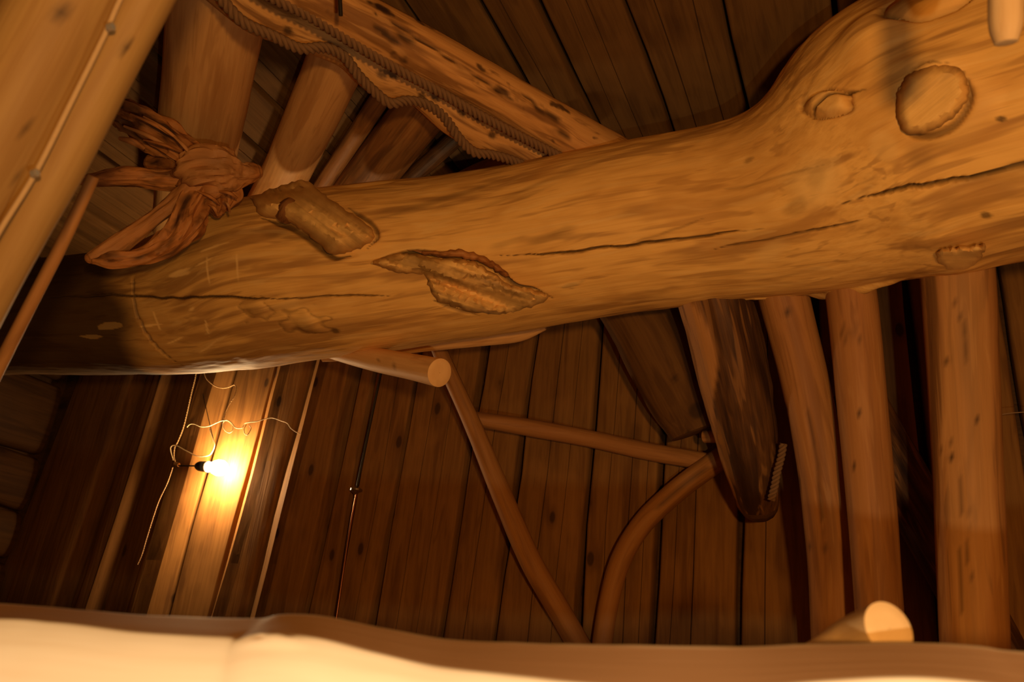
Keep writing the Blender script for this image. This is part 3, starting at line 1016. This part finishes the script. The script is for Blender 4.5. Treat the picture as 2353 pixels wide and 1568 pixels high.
# ------------------------------------------------------------------ gnarled root hung before the beam
root = empty('gnarled_root', P(470, 420, 2.16))
set_tags(root, 'gnarled dry tree root with splayed prongs, hung above the left end of the beam', 'root')
rk = [('root_crown', [(438, 402, 2.13, 44), (470, 392, 2.11, 58), (510, 392, 2.11, 54), (555, 400, 2.13, 30), (592, 396, 2.15, 14)], 60, 36, 0.16),
      ('root_prong', [(455, 405, 2.13, 34), (400, 412, 2.11, 26), (330, 407, 2.09, 23), (250, 408, 2.07, 22), (172, 416, 2.05, 11)], 70, 22, 0.14),
      ('root_prong', [(465, 385, 2.15, 36), (410, 335, 2.15, 36), (350, 295, 2.15, 40), (285, 262, 2.15, 34), (246, 245, 2.15, 12)], 80, 26, 0.28),
      ('root_prong', [(462, 420, 2.11, 28), (400, 468, 2.07, 22), (320, 526, 2.03, 20), (250, 572, 1.99, 22), (206, 592, 1.97, 14)], 80, 22, 0.14),
      ('root_prong', [(470, 430, 2.13, 30), (440, 480, 2.09, 34), (405, 545, 2.05, 30), (340, 585, 2.01, 22), (262, 600, 1.98, 20), (215, 598, 1.97, 12)], 90, 24, 0.26),
      ('root_prong', [(490, 420, 2.13, 30), (505, 455, 2.13, 30), (500, 485, 2.15, 16)], 40, 22, 0.32),
      ('root_prong', [(530, 425, 2.14, 20), (548, 452, 2.16, 12), (520, 478, 2.17, 8)], 36, 16, 0.3),
      ('root_prong', [(420, 380, 2.17, 26), (380, 372, 2.19, 26), (350, 376, 2.21, 22)], 30, 18, 0.1)]
for k, (nm, spec, nu_, nv_, rip) in enumerate(rk):
    lg = Log(rows_px(spec), nu_ * 2, nv_ * 2, 0.22, 0.07, 40 + k, lump_scale=13, ripple=rip * 1.5)
    lg.dr += lg.RR * rip * 1.2 * np.minimum(0, fbm(lg.gc * np.array([16, 90, 90]), 70 + k, 2))
    if nm == 'root_crown':
        lg.spot(505, 375, 0.10, 0.085, 10, pl=0.6, soft=0.4)
        lg.spot(500, 375, 0.035, 0.03, 0, dk=0.25, soft=0.9)
    elif k in (3,):
        lg.pl[:] = 0.35
    else:
        lg.dk = np.clip(0.95 * fbm(lg.gc * np.array([16, 60, 60]), k, 3), 0, 0.85)
    lg.build(nm, M['root'], root, round_end=True)
for k, (x0, y0, x1, y1, w_) in enumerate(((300, 262, 405, 318, 5), (330, 268, 425, 335, 4), (285, 290, 400, 345, 5), (330, 322, 420, 352, 4), (275, 318, 330, 340, 7), (395, 310, 448, 372, 4),
                                        (455, 440, 505, 470, 4), (480, 470, 500, 495, 4), (515, 462, 528, 488, 4), (505, 440, 545, 455, 4))):
    lg = Log(rows_px([(x0, y0, 2.06, w_ * 0.5), ((x0 + x1) / 2 + 3, (y0 + y1) / 2 - 3, 2.05, w_), (x1, y1, 2.08, w_ * 0.6)]), 16, 10, 0.3, 0.1, 120 + k, lump_scale=20)
    lg.pl[:] = 0.3 * (k % 3)
    lg.build('splinter', M['root'], root)

# ------------------------------------------------------------------ under the beam: cut branch and slab
cb = Log(rows_px([(640, 765, 2.52, 20), (780, 806, 2.36, 24), (860, 826, 2.24, 27), (940, 842, 2.12, 30), (1010, 857, 2.02, 33)]), 50, 30, 0.04, 0.006, 51)
cb.spot(905, 840, 0.012, 0.010, 0, dk=0.5)
cb.spot(870, 828, 0.010, 0.008, 0, dk=0.5)
o = cb.build('cut_branch', M['joist'])
set_tags(o, 'sawn branch stub with a round pale end pointing to the camera, below the beam', 'branch')
sl = Log(rows_px([(740, 822, 2.52, 10), (800, 812, 2.50, 16), (960, 786, 2.46, 24), (1100, 768, 2.42, 28), (1190, 752, 2.40, 34), (1250, 738, 2.38, 22)]), 70, 24, 0.05, 0.01, 52, oval=0.6)
o = sl.build('split_slab', M['joist'])
set_tags(o, 'long split slab of wood wedged under the middle of the beam', 'slab')

# ------------------------------------------------------------------ poles leaning on the back wall
pl1 = Log(clear_wall(to_floor(rows_px([(985, 745, 2.62, 16), (1020, 830, 2.60, 19), (1090, 985, 2.56, 21), (1150, 1130, 2.50, 24), (1220, 1290, 2.42, 26), (1300, 1430, 2.36, 27), (1420, 1650, 2.26, 28), (1640, 2060, 2.08, 28)]))), 120, 18, 0.05, 0.01, 61)
o = pl1.build('peeled_pole', M['pole'])
set_tags(o, 'long straight peeled pole leaning across the wall boards from beam to railing', 'pole', 'peeled poles before the back wall')
pl2 = Log(clear_wall(rows_px([(1085, 962, 2.60, 17), (1200, 980, 2.60, 20), (1350, 1008, 2.56, 20), (1480, 1036, 2.50, 21), (1625, 1062, 2.44, 21)])), 70, 18, 0.04, 0.01, 62)
o = pl2.build('peeled_pole', M['log'])
set_tags(o, 'pale crosswise peeled pole between the straight pole and the curved pole', 'pole', 'peeled poles before the back wall')
pl3 = Log(clear_wall(to_floor(rows_px([(1720, 1010, 2.36, 24), (1650, 1058, 2.36, 26), (1560, 1124, 2.38, 26), (1480, 1200, 2.38, 25), (1430, 1280, 2.36, 25), (1402, 1370, 2.34, 24), (1384, 1480, 2.30, 24), (1372, 1620, 2.26, 24), (1380, 2000, 2.12, 24)]))), 120, 18, 0.04, 0.01, 63)
pl3.crack([(1500, 1180), (1580, 1105), (1640, 1062)], 0.004, 0.003, 0.6)
o = pl3.build('peeled_pole', M['pole'])
set_tags(o, 'bent peeled pole curving down from the bark covered log to the railing', 'pole', 'peeled poles before the back wall')

# ------------------------------------------------------------------ posts and logs at the right
le = Log(rows_px([(1400, 620, 2.45, 80), (1470, 720, 2.42, 84), (1530, 830, 2.38, 88), (1580, 930, 2.34, 82), (1605, 990, 2.32, 66)]), 60, 36, 0.05, 0.01, 71)
le.spot(1545, 872, 0.012, 0.010, 0, dk=0.7)
le.spot(1608, 865, 0.02, 0.045, 0, dk=0.6)
le.spot(1585, 1015, 0.010, 0.010, 0, dk=0.8)
o = le.build('stub_log', M['plank_shade'])
set_tags(o, 'reddish dim log slanting behind the bark covered log, under the beam', 'log')
pe = Log(rows_px([(1618, 1004, 2.30, 15), (1645, 1002, 2.28, 17), (1690, 1000, 2.26, 17)]), 16, 14, 0.05, 0.01, 77)
o = pe.build('pole_stub', M['log'])
set_tags(o, 'short pale pole stub peeping out left of the bark covered log', 'pole')
la = Log(rows_px([(1618, 600, 2.05, 84), (1652, 720, 2.05, 82), (1690, 880, 2.08, 80), (1718, 1020, 2.12, 70), (1735, 1110, 2.15, 58), (1742, 1160, 2.17, 46)]), 120, 60, 0.06, 0.012, 72, ripple=0.05)
x, y = la.local(1600, 760)
gd = la.TH
edge_ = -0.55 + 0.30 * noise(np.stack([la.S * 5, la.S * 0, la.S * 0], 1), 5) - 0.35 * sstep(0.1, 0.45, la.S - 0.1)
_side = 1 if project(la.xyz())[np.argmax(np.where(np.abs(la.TH - 1.2) < 0.15, 1, 0)), 0] < project(la.xyz())[np.argmax(np.where(np.abs(la.TH + 1.2) < 0.15, 1, 0)), 0] else -1
la.pl = 1.0 * sstep(0.0, 0.12, _side * la.TH + edge_) * (la.TH * _side < 2.6)
o = la.build('bark_covered_log', M['bark'], round_end=True)
set_tags(o, 'dark bark covered log with a shaved pale left side, hanging down to a rounded end', 'log')
rp = rope('hitched_rope', [P(x, y, 2.03) for x, y in ((1800, 1020), (1795, 1050), (1786, 1085), (1780, 1118), (1772, 1150))], 0.010, M['rope'])
set_tags(rp, 'short end of twisted rope between the bark covered log and the next post', 'rope')

pb = Log(to_floor(rows_px([(1770, 560, 1.98, 58), (1805, 700, 1.98, 57), (1850, 880, 1.96, 54), (1890, 1080, 1.94, 54), (1912, 1230, 1.92, 58), (1925, 1400, 1.90, 60), (1935, 1640, 1.84, 60), (1950, 2150, 1.66, 60)])), 140, 44, 0.04, 0.008, 73)
for x, y, a, k in ((1810, 712, 0.010, 0.8), (1795, 946, 0.007, 0.9), (1822, 1105, 0.014, 0.7), (1862, 1263, 0.010, 0.6), (1900, 1255, 0.010, 0.5), (1760, 760, 0.004, 0.7)):
    pb.spot(x, y, a, a, 0, dk=k, soft=0.6, ring=0.002)
pb.crack([(1835, 880), (1865, 1000), (1880, 1130), (1895, 1230)], 0.006, 0.004, 0.5)
o = pb.build('round_post', M['log'])
set_tags(o, 'post log with a wavy dark lower half, right of the bark covered log', 'post', 'posts under the beam')
pc = Log(to_floor(rows_px([(1940, 580, 1.90, 56), (1958, 700, 1.88, 56), (1983, 950, 1.83, 54), (2004, 1180, 1.77, 53), (2020, 1400, 1.72, 52), (2040, 1650, 1.64, 54), (2070, 2150, 1.48, 56)])), 140, 44, 0.02, 0.005, 74)
for x, y, a, k in ((1960, 762, 0.020, 0.25), (1978, 948, 0.006, 0.8), (1962, 1065, 0.002, 0.8)):
    pc.spot(x, y, a, a, 0, dk=k, soft=0.6, ring=0.0015)
o = pc.build('round_post', M['log'])
set_tags(o, 'smooth straight pale post, middle one of the three under the right half of the beam', 'post', 'posts under the beam')
pd = Log(to_floor(rows_px([(2190, 520, 1.80, 76), (2200, 640, 1.78, 78), (2212, 850, 1.74, 76), (2224, 1100, 1.68, 74), (2236, 1400, 1.60, 72), (2246, 1650, 1.53, 72), (2262, 2150, 1.38, 74)])), 150, 56, 0.025, 0.006, 75)
for x, y, a, k in ((2174, 836, 0.009, 0.7), (2183, 1058, 0.008, 0.9), (2248, 961, 0.003, 0.8), (2180, 1010, 0.006, 0.5)):
    pd.spot(x, y, a, a, 0, dk=k, soft=0.5, ring=0.0015)
pd.spot(2222, 900, 0.60, 0.052, 1.5, h=-0.004, pl=0.45, soft=0.18, ragged=0.12)
for pth in ([(2200, 1080), (2208, 1130), (2210, 1200)], [(2160, 1015), (2172, 1050)], [(2225, 1180), (2224, 1260), (2230, 1330)], [(2190, 690), (2215, 760), (2220, 820)], [(2202, 1250), (2207, 1330), (2212, 1420)]):
    pd.crack(pth, 0.004, 0.002, 0.5)
o = pd.build('round_post', M['log_grey'])
set_tags(o, 'rightmost thick post with grey streaks and a flat shaved face, under the sawn stub', 'post', 'posts under the beam')
br = Log(clear_wall(to_floor(rows_px([(1960, 900, 2.16, 60), (2060, 1080, 2.14, 62), (2150, 1240, 2.10, 62), (2260, 1440, 2.04, 62), (2560, 1980, 1.86, 62)]))), 60, 24, 0.04, 0.01, 76)
br.crack([(2050, 1020), (2100, 1110), (2150, 1200), (2200, 1290)], 0.006, 0.01)
o = br.build('diagonal_brace', M['bark'])
set_tags(o, 'dark diagonal brace half hidden between the two right posts', 'brace')
o = tube('thin_wire', [P(2290, 955, 2.05), P(2330, 949, 2.03), P(2420, 944, 2.0)], 0.0011, M['string'], n=10, sides=6)
set_tags(o, 'thin pale wire in the dark at the right edge', 'wire')

# ------------------------------------------------------------------ bare bulb on the back wall with its wires
LP = on_back(508, 1077)


def wp(px, py, off):
    """point above the back wall, off metres in front of it"""
    k = P(px, py, 1) - CAM
    return CAM + k * (DB - off) / (k @ WN)


def lathe(name, p0, axis, prof, mat, parent, sides=24):
    axis = axis / np.linalg.norm(axis)
    a = np.cross(axis, [0.1, 0.2, 1.0])
    a /= np.linalg.norm(a)
    b = np.cross(axis, a)
    th = np.linspace(0, 2 * math.pi, sides, endpoint=False)
    V, FS = [], []
    for h, r in prof:
        for t in th:
            V.append(p0 + axis * h + r * (math.cos(t) * a + math.sin(t) * b))
    for i in range(len(prof) - 1):
        for j in range(sides):
            FS.append([i * sides + j, i * sides + (j + 1) % sides, (i + 1) * sides + (j + 1) % sides, (i + 1) * sides + j])
    FS.append(list(range(sides))[::-1])
    FS.append([(len(prof) - 1) * sides + j for j in range(sides)])
    return make(name, V, FS, mat, parent, smooth=True, sharp=50)


OFF = 0.062
s0, s1, b1 = wp(451, 1071, OFF), wp(474, 1073, OFF), wp(545, 1080, OFF)
lampE = empty('bare_bulb', s0)
set_tags(lampE, 'glowing bare light bulb in a small black socket on a sideways stem', 'light bulb')
ax = s1 - s0
k_ = np.linalg.norm(ax)
lathe('socket', s0, ax, [(0.0, 0.004), (0.004, 0.013), (0.018, 0.019), (k_ * 0.95, 0.021), (k_, 0.020)], M['black'], lampE)
lathe('collar', s1, ax, [(-0.002, 0.019), (0.004, 0.021), (0.012, 0.021), (0.016, 0.017)], M['ceramic'], lampE)
lathe('glass', s1 + ax / k_ * 0.014, ax, [(0, 0.014), (0.012, 0.017), (0.028, 0.025), (0.045, 0.030), (0.062, 0.029), (0.076, 0.021), (0.084, 0.010), (0.086, 0.002)], M['bulb'], lampE)
tube('stem', [wp(402, 1070, OFF), wp(425, 1071, OFF), s0], 0.0028, M['black'], lampE, 10, 8)
tube('stem_joint', [wp(402, 1066, OFF), wp(411, 1069, OFF)], 0.0075, M['string'], lampE, 6, 10)

tw = rope('twisted_lamp_cord', [wp(x, y, OFF - 0.01 + 0.0) for x, y in ((452, 845), (449, 868), (440, 905), (430, 950), (421, 985), (409, 1015), (402, 1028), (400, 1050), (404, 1066))], 0.0030, M['caulk'], pitch=7, strands=2, sides=6, step=0.8)
set_tags(tw, 'twisted cord hanging straight from the beam to the bulb stem', 'cord')
o = tube('lamp_cable', [wp(x, y, OFF) for x, y in ((398, 1058), (392, 1036), (394, 1026), (404, 1024), (425, 1035), (452, 1048), (470, 1049), (484, 1044), (493, 1024), (488, 1005), (481, 985))], 0.0022, M['twine'], n=90)
set_tags(o, 'stiff pale cable looping from the bulb stem up past the bulb', 'cable')
o = tube('pull_string', [wp(466, 905, OFF), wp(474, 940, OFF), wp(482, 975, OFF), wp(490, 1008, OFF)], 0.0014, M['iron'], n=16, sides=6)
set_tags(o, 'fine dark string crossing the lit board above the bulb', 'string')
lp_ = [(430, 982), (436, 976), (446, 975), (462, 981), (480, 980), (498, 972), (512, 967), (524, 968), (534, 978), (534, 990), (526, 995), (516, 988), (512, 974), (519, 966), (531, 971), (541, 983), (556, 984), (562, 974),
       (572, 971), (590, 969), (610, 963), (626, 961), (645, 967), (660, 973), (668, 984), (680, 993), (692, 998)]
o = tube('loose_twine', [wp(x, y, 0.09 + 0.0022 * i + 0.006 * math.sin(i * 1.1)) for i, (x, y) in enumerate(lp_)], 0.0016, M['twine'], n=240, sides=8)
set_tags(o, 'loose pale twine with curls stretched sideways above the bulb', 'twine')
o = tube('curled_twine_end', [wp(x, y, 0.10) for x, y in ((566, 976), (561, 986), (562, 996), (568, 1000), (574, 992), (577, 984), (573, 979))], 0.0016, M['twine'], n=40)
set_tags(o, 'small open curl of twine right of the larger loop', 'twine')
o = rope('frayed_cord', [wp(x, y, 0.11) for x, y in ((470, 858), (476, 872), (492, 886), (510, 892), (526, 890), (538, 885), (543, 892), (538, 912), (526, 932), (516, 952), (514, 964))], 0.0026, M['caulk'], pitch=7, strands=2, sides=6, step=0.8)
set_tags(o, 'frayed twisted cord drooping from the beam down to the twine loops', 'cord')
o = rope('knotted_twine', [wp(x, y, 0.10) for x, y in ((397, 1075), (385, 1110), (366, 1150), (352, 1190), (338, 1235), (326, 1275), (316, 1298))], 0.0024, M['string'], pitch=7, strands=2, sides=6, step=0.9)
set_tags(o, 'thin knotted cord hanging below the bulb stem on the left', 'cord')

rod = empty('hanging_rod', wp(775, 1430, 0.09))
tube('upper_cord', [wp(877, 850, 0.09), wp(848, 987, 0.09), wp(820, 1122, 0.09)], 0.0045, M['iron'], rod, 20, 8)
lathe('fitting', wp(820, 1118, 0.09), np.array([0, 0, -1.0]), [(0, 0.004), (0.004, 0.012), (0.010, 0.021), (0.016, 0.021), (0.020, 0.012), (0.028, 0.005)], M['steel'], rod)
tube('lower_rod', [wp(820, 1130, 0.09), wp(800, 1240, 0.09), wp(770, 1440, 0.09), wp(740, 1640, 0.09)], 0.0036, M['copper'], rod, 20, 8)
set_tags(rod, 'slender hanging rod with a small metal disc and a copper lower end, before the boards', 'rod')

# ------------------------------------------------------------------ railing log close to the camera
rl = Log(rows_px([(-700, 1542, 0.86, 172), (-300, 1548, 0.83, 172), (0, 1554, 0.8, 172), (150, 1564, 0.79, 172), (330, 1580, 0.78, 172), (560, 1588, 0.77, 172), (640, 1582, 0.765, 174), (720, 1588, 0.76, 174), (850, 1616, 0.755, 174), (1000, 1644, 0.75, 174), (1200, 1658, 0.745, 175), (1400, 1666, 0.74, 176), (1700, 1671, 0.73, 176), (1900, 1664, 0.725, 178), (2100, 1660, 0.72, 178), (2250, 1668, 0.715, 178), (2353, 1682, 0.71, 178), (2700, 1710, 0.7, 178), (3100, 1730, 0.69, 178)]),
         260, 120, 0.012, 0.003, 81, front_bias=0.2)
_sg = 1 if rl.B[130] @ _u > 0 else -1
_px = project(rl.xyz())[:, 0]
_t0 = np.radians(np.interp(_px, [0, 600, 1000, 1500, 2300], [73, 72, 67, 62, 60])) + 0.07 * noise(np.stack([rl.S * 5, rl.S * 0, rl.S * 0], 1), 8)
_c = np.cos(rl.TH * _sg - _t0)
_flat = 0.82 * rl.RR / np.maximum(_c, 0.3) - rl.RR
rl.dk = 0.85 * sstep(0.0, 0.05, (rl.dr - _flat) / rl.RR) * (_c > 0.3)
rl.dr = np.where(_c > 0.3, np.minimum(rl.dr, _flat), rl.dr)
rl.spot(615, 1470, 0.03, 0.012, 10, h=0.004, dk=0.12, soft=0.9)
rl.crack([(540, 1482), (590, 1470), (620, 1457), (645, 1456), (652, 1464), (640, 1470)], 0.003, 0.002, 0.7)
rail = rl.build('railing_log', M['pale'])
set_tags(rail, 'pale peeled railing log along the bottom edge, brightly lit from below', 'railing')
bs_ = Log(rows_px([(1800, 1570, 0.86, 48), (1900, 1516, 0.86, 52), (1970, 1474, 0.84, 58), (2042, 1446, 0.80, 63)]), 40, 36, 0.03, 0.006, 82)
o = bs_.build('sawn_branch_peg', M['peeled'])
set_tags(o, 'short sawn branch with a pale round cut end, standing up behind the railing', 'branch')
for sx in (-640, 3040):
    q = P(sx, 1570, 0.86 if sx < 0 else 0.69) - np.array([0, 0, 0.09 if sx < 0 else 0.15])
    lg = Log([(q[0], q[1], 0.0, 0.06), (q[0], q[1], q[2] / 2, 0.058), (q[0], q[1], q[2], 0.055)], 20, 20, 0.03, 0.006, 90)
    o = lg.build('railing_post', M['pale'])
    set_tags(o, ('left' if sx < 0 else 'right') + ' upright post that carries the end of the railing log', 'post', 'railing posts')

wp_ = Log(rows_px([(2318, -420, 0.98, 40), (2314, -150, 0.98, 39), (2311, 0, 0.98, 38), (2311, 60, 0.98, 36), (2312, 98, 0.98, 25)]), 40, 10, 0.02, 0.004, 85)
o = wp_.build('pale_stake', M['peeled'])
set_tags(o, 'pale whittled stake coming down from the top right corner before the knot', 'stake')
